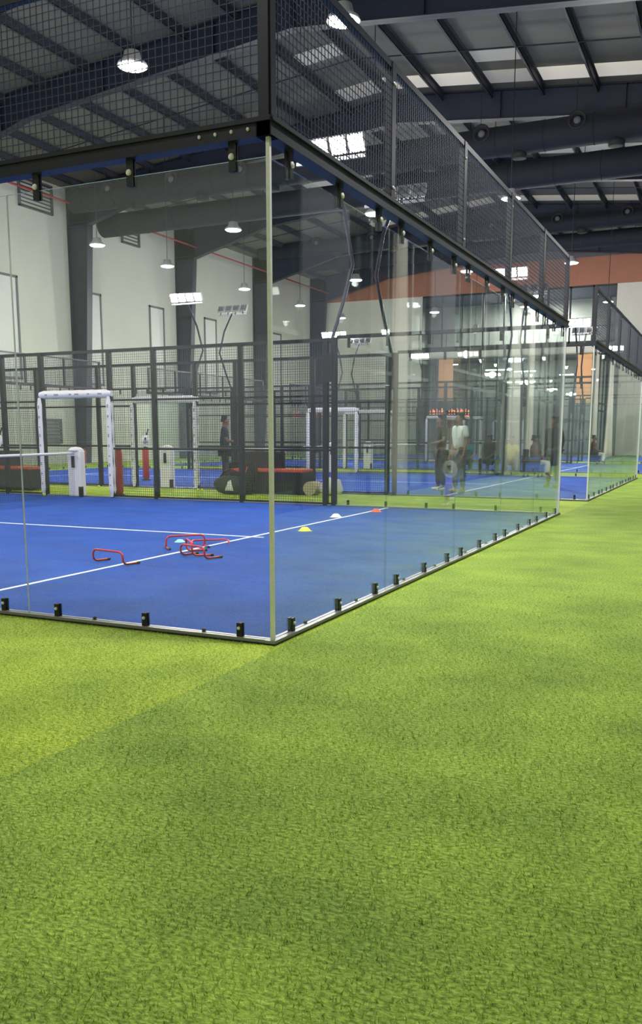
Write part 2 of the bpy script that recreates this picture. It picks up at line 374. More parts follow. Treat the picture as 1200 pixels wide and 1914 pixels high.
duct(45.8, 11.6, .42, 'black fabric air duct hung nearest to the end wall', [])

# hanging bay lights
def point_light(name, kind, loc, e, col, parent, size=.3, rot=(0,0,0), spot=None, blend=.5):
    d = bpy.data.lights.new(name, kind); d.energy = e; d.color = col
    if kind == 'SPOT': d.spot_size = spot; d.spot_blend = blend; d.shadow_soft_size = size
    elif kind == 'AREA': d.size = size; d.shape = 'DISK'
    o = bpy.data.objects.new(name, d); COL.objects.link(o); o.location = loc; o.rotation_euler = rot; o.parent = parent; return o
BZ = 7.5
bay = thing('bay_light', (0, 0, 0), 'x', 'hanging lamp', 'hanging bay lamps')
MB().lathe((0,0,0), [(.05, .22), (.13, .2), (.16, .08), (.24, .02), (.26, -.03), (.24, -.03)], 18).build('housing', 'galv', bay)
MB().lathe((0,0,-.035), [(.22, .0), (.22, -.012)], 18).build('lamp_lens', 'bay_glow', bay)
MB().tube([(0,0,.2), (0,0,5.2)], .012, 6).build('hanging_rod', 'steel', bay)
point_light('lamp_light', 'POINT', (0,0,-.16), BAY_W, (1.0, .985, .95), bay, .1)
bay.children[-1].data.shadow_soft_size = .12
rowname = {-3.2: 'row above the court back walls', -7.1: 'second row from the back walls', -11.7: 'third row, over the nets', -16.9: 'row toward the left wall', 2.2: 'row above the walkway'}
ynames = [(1.5, 'added fill before the nearest court'), (8.4, 'over the nearest court'), (13.9, 'over the gap after the nearest court'), (19.5, 'over the second court'), (23.5, 'past the second court'), (29.2, 'over the third court'), (34.6, 'past the third court'), (39.6, 'over the farthest court'), (47.5, 'near the end wall')]
pts = [(x, y) for x in (-3.2, -7.1, -11.7, -16.9) for y in (8.4, 19.5, 29.2, 39.6)] + [(-16.9, 23.5), (-16.9, 34.6), (-11.7, 47.5), (2.2, 13.9), (2.2, 24.9), (2.2, 0.6), (-3.2, -3.6)]  # last two: unseen lamps added to light the near turf
first = True
for (x, y) in pts:
    b = bay if first else copy_tree(bay); first = False
    b.location = (x, y, BZ)
    yn = min(ynames, key=lambda q: abs(q[0]-y))[1] if y > 0 else 'added fill before the nearest court'
    b['label'] = 'glowing round hanging lamp, %s, %s' % (rowname[x], yn)
    if (x, y) == (2.2, 0.6):      # unseen lamp added over the near walkway, boosted to brighten the turf
        for ch in b.children:
            if ch.type == 'LIGHT': ch.data = ch.data.copy(); ch.data.energy = BAY_W*3.0
# rods reach the roof exactly
for o in list(bpy.data.objects):
    if o.name.startswith('hanging_rod'):
        p = o.parent.location; o.scale = (1, 1, (roof_z(p.x)-.05-BZ)/5.2)

# ------------------------------------------------------------------ courts
CN = ['nearest court', 'second court', 'third court', 'farthest court']
PITCH = 13.2
NTH = ['first', 'second', 'third', 'fourth', 'fifth']
def court_floor(k):
    y = PITCH*k
    t = thing('court_carpet', (0, y, 0), 'blue artificial turf playing surface of the ' + CN[k], 'court surface')
    MB().box(-19.98, -.02, .02, 9.98, .0, .006).build('carpet', 'court_blue', t)
    for x in (-2.98, -16.95): MB().box(x-.025, x+.025, .02, 9.98, .0055, .009).build('service_line', 'line_white', t)
    MB().box(-9.7, -2.8, 4.98, 5.03, .0056, .0095).build('centre_line', 'line_white', t)
    MB().box(-17.1, -10.3, 4.98, 5.03, .0056, .0095).build('centre_line', 'line_white', t)
for k in range(4): court_floor(k)

def make_panel(bolts=True, top=True, edge='glass_edge_soft'):
    # local: runs along +x for 2 m, face normal y, outside = -y
    t = thing('glass_panel', (0, 0, 0), 'x', 'glass panel')
    p = MB()
    x0, x1, y0, y1, z0, z1 = .002, 1.998, -.006, .006, .03, 2.9
    p.add([(x0,y0,z0),(x1,y0,z0),(x1,y1,z0),(x0,y1,z0),(x0,y0,z1),(x1,y0,z1),(x1,y1,z1),(x0,y1,z1)], [(0,1,5,4),(2,3,7,6)], 0)
    p.add([(x0,y0,z0),(x1,y0,z0),(x1,y1,z0),(x0,y1,z0),(x0,y0,z1),(x1,y0,z1),(x1,y1,z1),(x0,y1,z1)], [(0,3,2,1),(4,5,6,7),(1,2,6,5),(3,0,4,7)], 1)
    p.build('pane', ['glass', edge], t)
    for x in (.27, 1.03, 1.77):
        c = MB().box(x-.019, x+.019, -.018, -.007, .03, .118).box(x-.019, x+.019, .007, .018, .03, .118).build('lower_clamp', 'black', t)
        if bolts:
            MB().lathe((x, -.018, .085), [(.011, 0), (.011, -.010), (.006, -.014)], 10, axis='y').build('bolt', 'silver', c)
        if top:
            c = MB().box(x-.022, x+.022, -.02, -.007, 2.84, 3.0).box(x-.022, x+.022, .007, .02, 2.84, 3.0).build('upper_clamp', 'black', t)
            if bolts: MB().lathe((x, -.02, 2.92), [(.019, 0), (.019, -.008), (.008, -.014)], 12, axis='y').build('bolt', 'silver', c)
    return t
pan_full = None
def put_panel(proto, loc, rz, label):
    o = copy_tree(proto); o.location = loc; o.rotation_euler = (0, 0, rz); o['label'] = label; o['group'] = 'glass court panels'; return o
proto1 = make_panel(True, True); proto0 = make_panel(True, True, 'glass_edge'); proto2 = make_panel(False, True)
for k in range(4):
    pr_ = proto1 if k < 1 else proto2
    y = PITCH*k; cn = CN[k]
    for i in range(5):
        put_panel(pr_, (0, y+2*i, 0), PI/2, '%s clear glass panel from the near corner along the %s back wall' % (NTH[i], cn))
    for i in range(2):
        put_panel(pr_, (-2*i, y+10, 0), PI, '%s clear glass panel from the back wall on the far side of the %s' % (NTH[i], cn))
        put_panel(proto0 if k == 0 else pr_, (-2*i-2, y, 0), 0, '%s clear glass panel from the back wall on the near side of the %s' % (NTH[i], cn))
    if k > 0:
        for i in range(5): put_panel(pr_, (-20, y+2*i+2, 0), -PI/2, '%s clear glass panel from the near corner along the left end of the %s' % (NTH[i], cn))
        for i in range(2):
            put_panel(pr_, (-16-2*i, y+10, 0), PI, '%s clear glass panel from the net side, far left end of the %s' % (NTH[i], cn))
            put_panel(pr_, (-18-2*i, y, 0), 0, '%s clear glass panel from the net side, near left end of the %s' % (NTH[i], cn))
def kill_tree(o):
    for c in list(o.children): kill_tree(c)
    bpy.data.objects.remove(o)
kill_tree(proto0); kill_tree(proto1); kill_tree(proto2)

def wiregrid(x0, x1, z0, z1, step, r, y=0.0):
    m = MB()
    n = max(1, round((x1-x0)/step))
    for i in range(n+1): x = x0+(x1-x0)*i/n; m.box(x-r, x+r, y-r, y+r, z0, z1)
    n = max(1, round((z1-z0)/step))
    for i in range(n+1): z = z0+(z1-z0)*i/n; m.box(x0, x1, y+r, y+3*r, z-r, z+r)
    return m
def post(m, x, z0, z1, w=.08, d=.06, y=0): return m.box(x-w/2, x+w/2, y-d/2, y+d/2, z0, z1)

def end_fence(length, name_label, bolts=True, step=.05, r=.0022, z1=4.1, sp=2.0):
    # local along +x, z 3..4 above the glass; outside = -y
    t = thing('mesh_fence', (0,0,0), name_label, 'fence', 'steel mesh fences')
    b = MB().box(-.05, length+.05, -.05, .05, 3.0, 3.085).box(-.05, length+.05, -.065, -.05, 3.075, 3.10); b.build('lower_beam', 'steel', t)
    MB().box(-.03, length+.03, -.025, .025, z1-.05, z1).build('top_rail', 'steel', t)
    n = int(round(length/sp))
    for i in range(n+1):
        x = min(max(sp*i, 0.0), length)
        p = post(MB(), x, 3.085, z1, .085, .06, 0).build('post', 'steel', t)
        if bolts:
            for z in (3.2, z1-.15):
                MB().lathe((x-.012, -.03, z), [(.013, 0), (.013, -.008), (.006, -.012)], 10, axis='y').build('bolt', 'silver', p)
                MB().lathe((x+.014, -.03, z), [(.009, 0), (.009, -.006)], 10, axis='y').build('bolt', 'silver', p)
    for i in range(n):
        wiregrid(sp*i+.045, sp*(i+1)-.045, 3.10, z1-.05, step, r, -.02).build('mesh_panel', 'wire', t)
    return t
def side_fence(label):
    # local along -x direction mapped: x from -4 to -16, y = 0
    t = thing('mesh_fence', (0,0,0), label, 'fence', 'steel mesh fences')
    def P(x, z1=3.0): post(MB(), x, 0, z1, .09, .08).build('post', 'steel', t)
    for x in (-4.05, -4.22, -6, -8, -12, -14, -15.78, -15.95): P(x)
    for x in (-9.1, -10.9): P(x)
    MB().box(-4.0, 0, -.03, .03, 3.0, 3.06).build('top_rail', 'steel', t)
    MB().box(-20, -16, -.03, .03, 3.0, 3.06).build('top_rail', 'steel', t)
    MB().box(-16, -4.0, -.03, .03, 2.96, 3.02).build('top_rail', 'steel', t)
    for a, b in ((-9.05, -4.1), (-15.95, -10.95)):
        MB().box(a, b, -.02, .02, 1.98, 2.02).build('middle_rail', 'steel', t); MB().box(a, b, -.02, .02, 1.0, 1.04).build('middle_rail', 'steel', t)
        MB().box(a, b, -.02, .02, 0.02, .06).build('bottom_rail', 'steel', t)
    for a, b in ((-6, -4.25), (-8, -6), (-9.1, -8), (-12, -10.9), (-14, -12), (-15.75, -14)):
        wiregrid(a+.04, b-.04, .05, 2.95, .05, .0022).build('mesh_panel', 'wire', t)
    wiregrid(-10.86, -9.14, 2.2, 2.95, .05, .0022).build('mesh_panel', 'wire', t)
    return t
# nearest court: near side with its tall mesh over the glass, and the far side
f = end_fence(4.4, 'tall dark mesh above the near left glass side of the nearest court', sp=2.2); f.rotation_euler = (0,0,0); f.location = (-4.4, 0, 0)
for x in (-.12, -.23, -.34, -.45):
    MB().lathe((4.4+x+.02, -.05, 3.045), [(.011, 0), (.011, -.006), (.005, -.01)], 10, axis='y').build('bolt', 'silver', f)
proto_end = end_fence(10.0, 'x', True)
for k in range(4):
    y = PITCH*k
    o = copy_tree(proto_end); o.location = (0, y, 0); o.rotation_euler = (0,0,PI/2); o['label'] = 'dark mesh fence on the beam over the %s back wall glass' % CN[k]
    if k:
        o = copy_tree(proto_end); o.location = (-20, y+10, 0); o.rotation_euler = (0,0,-PI/2); o['label'] = 'dark mesh fence over the left end glass of the %s' % CN[k]
kill_tree(proto_end)
proto_side = side_fence('x')
for k in range(4):
    y = PITCH*k
    o = copy_tree(proto_side); o.location = (0, y+10, 0); o['label'] = 'dark wire mesh fence with gate gap along the far side of the %s' % CN[k]
    if k:
        o = copy_tree(proto_side); o.location = (0, y, 0); o['label'] = 'dark wire mesh fence with gate gap along the near side of the %s' % CN[k]
kill_tree(proto_side)
# bright corner profile where the two glass walls meet, and base rails
def corner(x, y, k, label):
    o = MB().prism([(x-.012, y-.012), (x+.012, y-.012), (x+.012, y+.012), (x-.012, y+.012)], 'z', 0.0, 3.0).build('corner_profile', 'silver')
    tag(o, label, 'corner trim', 'corner profiles')
for k in range(4):
    corner(.012, PITCH*k-.012, k, 'slim bright metal strip at the near glass corner of the ' + CN[k])
    corner(.012, PITCH*k+10.012, k, 'slim bright metal strip at the far glass corner of the ' + CN[k])
for k in range(4):
    y = PITCH*k
    t = thing('base_rail', (0, y, 0), 'low silver grey rail carrying the glass around the ' + CN[k], 'rail')
    MB().box(-.03, .04, -.04, 10.04, 0.008, .03).build('rail_top', 'galv', t); MB().box(-.02, .045, -.045, 10.045, 0.0, .010).build('rail_shadow', 'black', t)  # black strip stands in for the shadow under the rail
    for yy in (0, 10):
        MB().box(-20, -.03, yy-.035, yy+.035, 0.008, .03).build('rail_top', 'galv', t); MB().box(-20, -.02, yy-.042, yy+.042, 0.0, .010).build('rail_shadow', 'black', t)
    if k == 0:
        for i in range(5):
            for q in (.52, 1.42):
                MB().lathe((-.02, 2*i+q, .03), [(.013, 0), (.015, .014), (.008, .02)], 8).build('anchor_bolt', 'black', t)
                if i < 2: MB().lathe((-2*i-q, .02, .03), [(.013, 0), (.015, .014), (.008, .02)], 8).build('anchor_bolt', 'black', t)

# gates: white padded portals, net posts and nets
def pad_tube(p0, p1, w, n=14):
    m = MB(); a = Vector(p0); b = Vector(p1); path = []; rs = []
    for i in range(n+1):
        path.append(a.lerp(b, i/n)); rs.append(w*(1+.05*math.sin(i*2.1)) if 0 < i < n else w*.75)
    return m.tube(path, rs, 10)
def gate(k, side, lab, marks):
    y = PITCH*k + side
    t = thing('padded_gate_frame', (0, y, 0), lab, 'gate frame', 'white padded gate frames')
    for x in (-9.12, -10.95):
        p = pad_tube((x, -.0, .02), (x, 0, 2.08), .075).build('post_pad', 'white_pad', t)
        if marks:
            q = MB()
            for i in range(9):
                z = .25+i*.2; q.box(x-.012, x+.016, -.082, -.07, z, z+.03+.02*(i % 3))
            q.build('printed_mark', 'mark_grey', p)
    p = pad_tube((-10.95, 0, 2.14), (-9.05, 0, 2.14), .085, 18).build('top_pad', 'white_pad', t)
    if marks:
        q = MB()
        for i, x in enumerate((-10.75, -10.5, -10.1, -9.95, -9.62, -9.35)): q.box(x, x+.05+.05*(i % 2), -.095, -.078, 2.12, 2.15)
        q.build('printed_mark', 'mark_grey', p)
gate(0, 10, 'white padded gate frame with printed marks on the far side of the nearest court', True)
for k in (1, 2, 3):
    gate(k, 0, 'white padded gate frame on the near side of the %s' % CN[k], k == 1)
    gate(k, 10, 'white padded gate frame on the far side of the %s' % CN[k], False)
def net(k):
    y = PITCH*k
    t = thing('court_net', (-10, y, 0), 'black net with a white top tape across the %s' % CN[k], 'net', 'court nets')
    m = MB(); n = 200 if k == 0 else 110
    def zt(v): return .92-.04*(1-abs(v-5)/5)
    for i in range(n+1):
        v = .15+9.7*i/n; m.box(-.0015, .0015, v-.0015, v+.0015, .02, zt(v)-.03)
    for j in range(20 if k == 0 else 12):
        z = .02+.86*j/(20 if k == 0 else 12)
        m.box(-.0015, .0015, .15, 9.85, z-.0015, z+.0015)
    m.build('netting', 'rubber', t)
    tp = MB().tube([(0, .15+9.7*i/16, zt(.15+9.7*i/16)) for i in range(17)], .028, 8); tp.build('top_tape', 'white_paint', t)
    for s_, v in (('near', 0.06), ('far', 9.94)):
        if k == 0 and s_ == 'near': continue
        p = thing('net_post', (-10, y+v, 0), 'white padded net post with rounded top on the %s side of the %s' % (s_, CN[k]), 'net post', 'padded net posts')
        MB().prism([(-.17, -.09), (.17, -.09), (.17, .09), (-.17, .09)], 'z', .01, .98).build('post_cover', 'white_pad', p, bevel=.03)
        MB().lathe((0, 0, .965), [(.16, 0), (.15, .035), (.10, .07), (.03, .085)], 16).build('top_cap', 'white_pad', p)
        MB().box(-.03, .03, -.13, -.09, .62, .86).build('winch', 'black', p); MB().box(.12, .175, -.11, -.02, .02, .22).build('foot_bracket', 'black', p)
for k in range(4): net(k)

# light masts
def mast(side):
    # side=+1: lamps face +y, knee bends toward -y ; built for a near side
    t = thing('light_mast', (0,0,0), 'x', 'light mast', 'bent floodlight masts')
    d = -1.0
    MB().tube([(0, 0, 2.3), (0, 0.0, 2.9), (0, d*.55, 3.7), (0, d, 4.45), (0, d*.62, 5.3), (0, 0, 6.05)], .035, 10).build('pole', 'frame_steel', t)
    MB().box(-.055, .055, -.05, .05, 2.25, 2.75).build('post_bracket', 'steel', t)
    MB().box(-.66, .66, -.03, .03, 6.0, 6.06).build('crossbar', 'galv', t)
    for i in range(4):
        x = -.51+.34*i; M = Matrix.Translation((x, .06, 6.24)) @ Matrix.Rotation(math.radians(-28), 4, 'X')
        h = MB().box(-.15, .15, -.05, .03, -.15, .15)
        for j in range(6): h.box(-.1+.036*j, -.09+.036*j, -.10, -.05, -.09, .09)
        h.rot(M); hh = h.build('floodlight', 'galv', t)
        MB().box(-.13, .13, .031, .036, -.13, .13).rot(M).build('lamp_lens', 'lamp_glow', hh)
        MB().box(-.012, .012, -.02, .02, -.24, -.14).rot(M).build('yoke', 'steel', hh)
    point_light('lamp_light', 'SPOT', (0, .24, 6.2), MAST_W, (1.0, .965, .90), t, .25, (math.radians(58), 0, 0), math.radians(140), .6)
    return t
mp_ = mast(1)
for k in range(4):
    for x, xn in ((-4.13, 'right'), (-15.87, 'left')):
        for s_, sn in ((0, 'near'), (10, 'far')):
            if k == 0 and s_ == 0 and x < -10: pass
            o = copy_tree(mp_); o.location = (x, PITCH*k+s_, 0); o.rotation_euler = (0, 0, 0 if s_ == 0 else PI)
            o['label'] = 'bent pole with four floodlights, %s mast on %s side of %s' % (xn, sn, CN[k])
kill_tree(mp_)

# ------------------------------------------------------------------ training gear on the nearest court
def hurdle(loc, rz, width, h, foot, label, tilt=None):
    r = .011; P = []
    def arc(c, a0, a1, u, v, rad, n=5): return [Vector(c) + u*rad*math.cos(a0+(a1-a0)*i/n) + v*rad*math.sin(a0+(a1-a0)*i/n) for i in range(n+1)]
    X, Y, Z = Vector((1,0,0)), Vector((0,1,0)), Vector((0,0,1)); q = .055
    P.append(Vector((0, foot, r)))
    P += arc((0, q, r+q), -PI/2, -PI, Y, Z, q)
    P += arc((q, 0, h-q), PI, PI/2, X, Z, q)
    P += arc((width-q, 0, h-q), PI/2, 0, X, Z, q)
    P += arc((width, q, r+q), PI, PI*1.5, Y, Z, q)
    P.append(Vector((width, foot, r)))
    t = thing('training_hurdle', loc, label, 'hurdle', 'red training hurdles', rz)
    if tilt: t.rotation_euler = tilt
    MB().tube(P, r, 8).build('hurdle_tube', 'red', t)
    for x in (0, width): MB().tube([(x, foot-.02, r), (x, foot+.015, r)], r*1.25, 8).build('end_cap', 'black', t)
Z9 = .010
hurdle((-3.34, 2.34, Z9), math.radians(-12), .46, .135, .20, 'red bent tube mini hurdle standing alone on the white service line', None)
hurdle((-3.28, 3.55, Z9), math.radians(50), .46, .14, -.14, 'red mini hurdle standing at the back left of the hurdle cluster')
hurdle((-3.18, 3.95, .022), math.radians(-30), .44, .15, .20, 'red mini hurdle tipped over with one foot raised behind the cluster', (math.radians(-80), 0, math.radians(40)))
hurdle((-2.78, 3.10, Z9), math.radians(-20), .42, .13, .22, 'red mini hurdle nearest the glass in the hurdle cluster')
hurdle((-2.92, 3.42, Z9), math.radians(-48), .42, .15, .22, 'red mini hurdle crossing the white line in the middle of the cluster')
def cone(x, y, m, label, h=.055, r=.10):
    o = MB().lathe((x, y, .006), [(r, 0), (r, .004), (r*.82, .008), (r*.42, h*.95), (r*.30, h), (r*.28, h*.9)], 20).build('disc_cone', m); tag(o, label, 'marker cone')
cone(-2.66, 5.92, 'cone_yellow', 'yellow disc cone on the blue court in front of the white line')
cone(-3.10, 7.95, 'cone_white', 'white disc cone behind the white service line')
cone(-2.86, 9.1, 'cone_red', 'red disc cone at the far end of the white service line')
cone(-3.50, 4.15, 'cone_mint', 'pale mint disc cone among the red hurdles', .035, .07)
bn = 0
for (x, y, l) in ((-14.8, 13.1-.3, 'yellow green ball by the left bench, left one'), (-14.4, 12.75, 'yellow green ball by the left bench, right one'), (-10.7, 9.7, 'yellow green ball on blue court by the white gate frame'),
     (-11.6, 12.6, 'yellow green ball on green strip behind the net post'), (-8.7, 12.6, 'yellow green ball left of the kit bag, farther one'), (-8.5, 12.45, 'yellow green ball left of the kit bag, middle one'), (-7.66, 10.98, 'yellow green ball on the green strip left of the dark fence post'),
     (-6.76, 10.86, 'yellow green ball in front of the kit bag'), (-6.3, 11.2, 'yellow green ball in front of the long dark bench'), (-5.75, 10.6, 'yellow green ball nearest the double fence post'), (-5.2, 12.9, 'yellow green ball right of the white sack'), (-1.18, 10.78, 'yellow green ball on the green strip behind the far right glass')):
    tag(MB().lathe((x, y, .006 if y < 10 else 0.0), [(.012, 0.0), (.026, .009), (.033, .033), (.026, .057), (.012, .066)], 12).build('tennis_ball', 'ball'), l, 'ball', 'loose yellow balls')

# benches between the courts
def bench(x0, x1, y, label, back=None):
    t = thing('storage_bench', (x0, y, 0), label, 'bench'); L = x1-x0
    m = MB().box(0, L, 0, .6, .03, .48)
    for i in range(10): m.box(-.006, L+.006, -.006, .606, .06+.042*i, .075+.042*i)
    m.build('wicker_base', 'wicker', t)
    MB().box(.02, L-.02, .02, .58, .482, .55).build('seat_cushion', 'orange_cushion', t, bevel=.02)
    for x in (.05, L-.05): MB().box(x-.03, x+.03, .05, .11, 0, .03).build('foot', 'black', t)
    if back:
        m = MB().box(0, back, .52, .62, .48, .92)
        for i in range(9): m.box(-.004, back+.004, .512, .628, .5+.045*i, .512+.045*i)
        m.build('backrest', 'wicker', t); MB().box(-.05, .05, 0, .6, .48, .68).build('armrest', 'wicker', t)
bench(-7.75, -5.85, 12.35, 'long dark wicker bench with orange cushion beside the white sack', 1.15)
bench(-14.3, -12.35, 11.0, 'dark wicker bench with orange cushion at the left edge behind the net', 1.2)
# bags
b = thing('kit_bag', (-7.75, 11.85, 0), 'dark green and black kit bag with a pale triangle in front of the long bench', 'bag', None, .15)
m = MB(); N = 12
for i in range(1): m.tube([(0, 0, .17), (.05, 0, .2), (.2, 0, .21), (.5, 0, .21), (.65, 0, .19), (.7, 0, .16)], [.08, .16, .2, .2, .16, .08], 14)
m.build('bag_body', 'bag_green', b)
MB().add([(.30, -.205, .10), (.50, -.205, .10), (.44, -.2, .33), (.38, -.2, .30), (.30, -.215, .10), (.50, -.215, .10), (.44, -.21, .33), (.38, -.21, .30)], [(4,5,6,7), (0,4,7,3), (1,2,6,5), (2,3,7,6), (0,1,5,4)]).build('pale_triangle', 'cloth_white', b)
MB().tube([(.1, 0, .36), (.2, 0, .5), (.35, 0, .55), (.5, 0, .5), (.6, 0, .36)], .02, 8).build('carry_strap', 'black', b)
b = thing('racket_bag', (-7.1, 12.02, 0), 'tall black padded racket bag leaning on the bench front', 'bag', None, .1)
MB().tube([(0, 0, .02), (0, .02, .15), (.03, .06, .4), (.08, .12, .62), (.1, .16, .72)], [.1, .19, .21, .16, .06], 12).build('bag_body', 'cloth_black', b)
MB().tube([(0, -.2, .15), (.03, -.17, .3), (.08, -.06, .6)], .015, 6).build('zip_piping', 'orange_cushion', b)
o = MB().tube([(-5.68, 12.32, .15), (-5.68, 12.7, .15)], [.15, .15], 18).tube([(-5.68, 12.31, .15), (-5.68, 12.325, .15)], [.09, .09], 14).build('basket_roll', 'burlap'); tag(o, 'round woven beige basket lying on its side next to the bench', 'basket')
o = MB().tube([(-5.50, 12.5, .10), (-5.42, 12.5, .14), (-5.28, 12.5, .2), (-5.12, 12.5, .19), (-5.0, 12.5, .08)], [.06, .14, .2, .18, .06], 14).build('sack', 'sack'); tag(o, 'crumpled white sack on the green strip left of the double post', 'sack')
# red bollards and rackets
def racket_mesh(t, c, M):
    f_ = MB(); ring = [(.115*math.sin(a)*(1-.10*math.cos(a)), 0, .145*math.cos(a)) for a in np.linspace(0, 2*PI, 25)[:-1]]
    f_.tube(ring, .019, 8, closed=True).rot(M); f_.build('racket_frame', 'white_pad', t)
    h = MB().lathe((0, 0, 0), [(.115, -.012), (.115, .012)], 24, axis='y'); h.v = [(x, y, z*1.2) for x, y, z in h.v]; h.rot(M).build('racket_face', 'sack', t)
    MB().prism([(-.04, .06), (.04, .06), (0, -.05)], 'y', -.016, -.0125).rot(M).build('face_emblem', 'black', t)
    MB().tube([(0, 0, .15), (0, 0, .20), (0, 0, .33)], [.03, .016, .018], 8).rot(M).build('handle', 'black', t)
def bollard(x, y, h, label):
    t = thing('padded_bollard', (x, y, 0), label, 'bollard'); MB().tube([(0,0,.06), (0,0,.1), (0,0,h-.05), (0,0,h)], [.08, .095, .095, .07], 14).build('red_pad', 'red_vinyl', t)
    MB().lathe((0,0,0), [(.13, 0), (.13, .03), (.08, .06)], 14).build('foot', 'black', t); MB().lathe((0,0,h-.01), [(.075, 0), (.06, .05), (.02, .06)], 12).build('cap', 'black', t)
bollard(-9.28, 10.42, .98, 'red padded bollard right of the white gate frame of the nearest court')
bollard(-12.65, 16.0, .92, 'red padded bollard standing on the second court under a white racket')
for (x, y, z, a, l) in ((-12.65, 16.0, 1.16, .35, 'white padel racket handle up above the red bollard on the second court'), (-12.15, 9.90, 1.17, .5, 'white padel racket hanging handle up on the mesh at the left edge')):
    t = thing('padel_racket', (x, y, z), l, 'racket'); racket_mesh(t, None, Matrix.Rotation(a, 4, 'Y'))
t = thing('fire_extinguisher', (LX+.7, 27.2, .0), 'red fire extinguisher at the foot of the first dark column', 'extinguisher')
MB().lathe((0,0,0), [(.1, .02), (.11, .1), (.11, .55), (.06, .66), (.03, .7)], 14).build('cylinder', 'red_vinyl', t); MB().box(-.03, .12, -.02, .02, .7, .76).build('valve_lever', 'black', t)
MB().tube([(0, .02, .72), (.16, .02, .66), (.15, .02, .3)], .012, 6).build('hose', 'black', t)
# sign on the far end front
t = thing('shop_sign', (-15.6, Y1-1.2, 0), 'dark signboard with glowing orange lettering over the far shop entrance', 'sign')
MB().box(-1.3, 2.9, -.05, .05, 2.15, 3.45).build('signboard', 'screen', t)
m = MB(); x = -.75
for i, wd in enumerate((.36, .22, .3, .3, .26, .3, .2, .28, .3)):
    m.box(x, x+.06, -.07, -.05, 2.5, 3.0 if i % 3 else 3.1); m.box(x, x+wd-.06, -.07, -.05, 2.5, 2.57); m.box(x+wd-.12, x+wd-.06, -.07, -.05, 2.5, 2.9)
    if i % 2: m.box(x, x+wd-.06, -.07, -.05, 2.83, 2.9)
    x += wd+.06
m.build('lettering', 'sign_orange', t)
for x in (-1.2, 2.8): MB().box(x-.04, x+.04, -.04, .04, 0, 2.2).build('support', 'steel', t)
# strip lights seen through the shop front
lx = 0
for (x, z, L) in ((-13.2, 5.35, 1.8), (-11.2, 5.2, 1.4), (-9.3, 4.7, 1.2), (-12.0, 4.5, 2.2), (-8.2, 4.9, .9), (-6.4, 5.2, .5), (-15.9, 5.8, .7)):
    t = thing('strip_light', (x, Y1+2.0, z+.3), 'thin bright white strip lamp glowing inside the far shop front, %s' % ['largest upper', 'upper middle', 'lower middle', 'long lower', 'right of centre', 'smallest near orange panel', 'leftmost'][lx], 'lamp', 'strip lamps in the far room'); lx += 1
    MB().box(0, L, -.05, .05, 0, .05).build('lamp_tube', 'strip_light', t)
    MB().box(-.02, L+.02, -.06, .06, .05, .09).build('housing', 'white_paint', t); MB().tube([(L/2, 0, .09), (L/2, 0, 6.5-z-.3)], .01, 5).build('hanging_rod_thin', 'steel', t)
point_light('room_fill_light', 'AREA', (0,0,.0), 1300, (1,.95,.88), thing('room_fill_lamp', (-10.5, Y1+3, 10.4), 'unseen fill lamp added in the upstairs room behind the balcony', 'lamp'), 1.5)  # unseen lamp, added to brighten the room behind the balcony glass
MB().lathe((0,0,.05), [(.5, 0.03), (.5, .2)], 20).build('fill_lamp_disc', 'bay_glow', [o for o in bpy.data.objects if o.name == 'room_fill_lamp'][0])
lt = thing('room_fill_lamp', (-11.5, Y1+3.5, 6.25), 'unseen fill lamp added inside the far shop on the ground floor', 'lamp'); point_light('room_fill_light', 'AREA', (0,0,0), 260, (1,.96,.9), lt, 1.2)  # second added lamp, lifts the dark ground floor interior
MB().lathe((0,0,.05), [(.5, 0.03), (.5, .2)], 20).build('fill_lamp_disc', 'bay_glow', lt)
# free-standing dark screens in the far room and scoreboard
t = thing('menu_screen', (-8.6, Y1-.6, 0), 'dark screen stand with pale panels in front of the far shop window', 'screen')
MB().box(-.9, .9, -.05, .05, .8, 3.0).build('screen', 'screen', t); MB().box(-.7, -.1, -.06, -.05, 2.0, 2.7).box(.1, .7, -.06, -.05, 1.6, 2.7).build('pale_panels', 'interior', t)
for x in (-.8, .8): MB().box(x-.04, x+.04, -.04, .04, 0, .8).build('leg', 'steel', t)

# ------------------------------------------------------------------ right side of the walkway: building front with curtains
rw = MB(); rw.box(RX, RX+.2, Y0, Y1, 5.6, roof_z(RX))
bays = [(-9, -4.5), (-3, 1.5), (4, 9), (11, 16), (18, 24.5), (26.5, 33), (35, 41), (43, 49)]
prev = Y0
for a, b_ in bays: rw.box(RX, RX+.2, prev, a, 0, 5.6); prev = b_
rw.box(RX, RX+.2, prev, Y1, 0, 5.6); struct(rw.build('wall_right', 'soffit'))
struct(MB().box(RX+2.6, RX+2.8, Y0, Y1, 0, 5.7).build('wall_right_inner', 'dark_room')); struct(MB().box(RX+.2, RX+2.6, Y0, Y1, 5.6, 5.75).build('ceiling_right_inner', 'soffit'))
for i, (a, b_) in enumerate(bays):
    t = thing('window_%d' % (60+i)); t['kind'] = 'structure'; f = MB(); x = RX+.08
    n = 4
    for j in range(n+1): yy = a+(b_-a)*j/n; f.box(x-.04, x+.04, yy-.04, yy+.04, 0, 5.6)
    for z in (.04, 2.6, 3.0, 5.56): f.box(x-.04, x+.04, a, b_, z-.04, z+.04)
    f.build('window_frame', 'black', t); MB().box(x-.006, x+.006, a, b_, 0, 5.6).build('pane', 'window_glass', t)
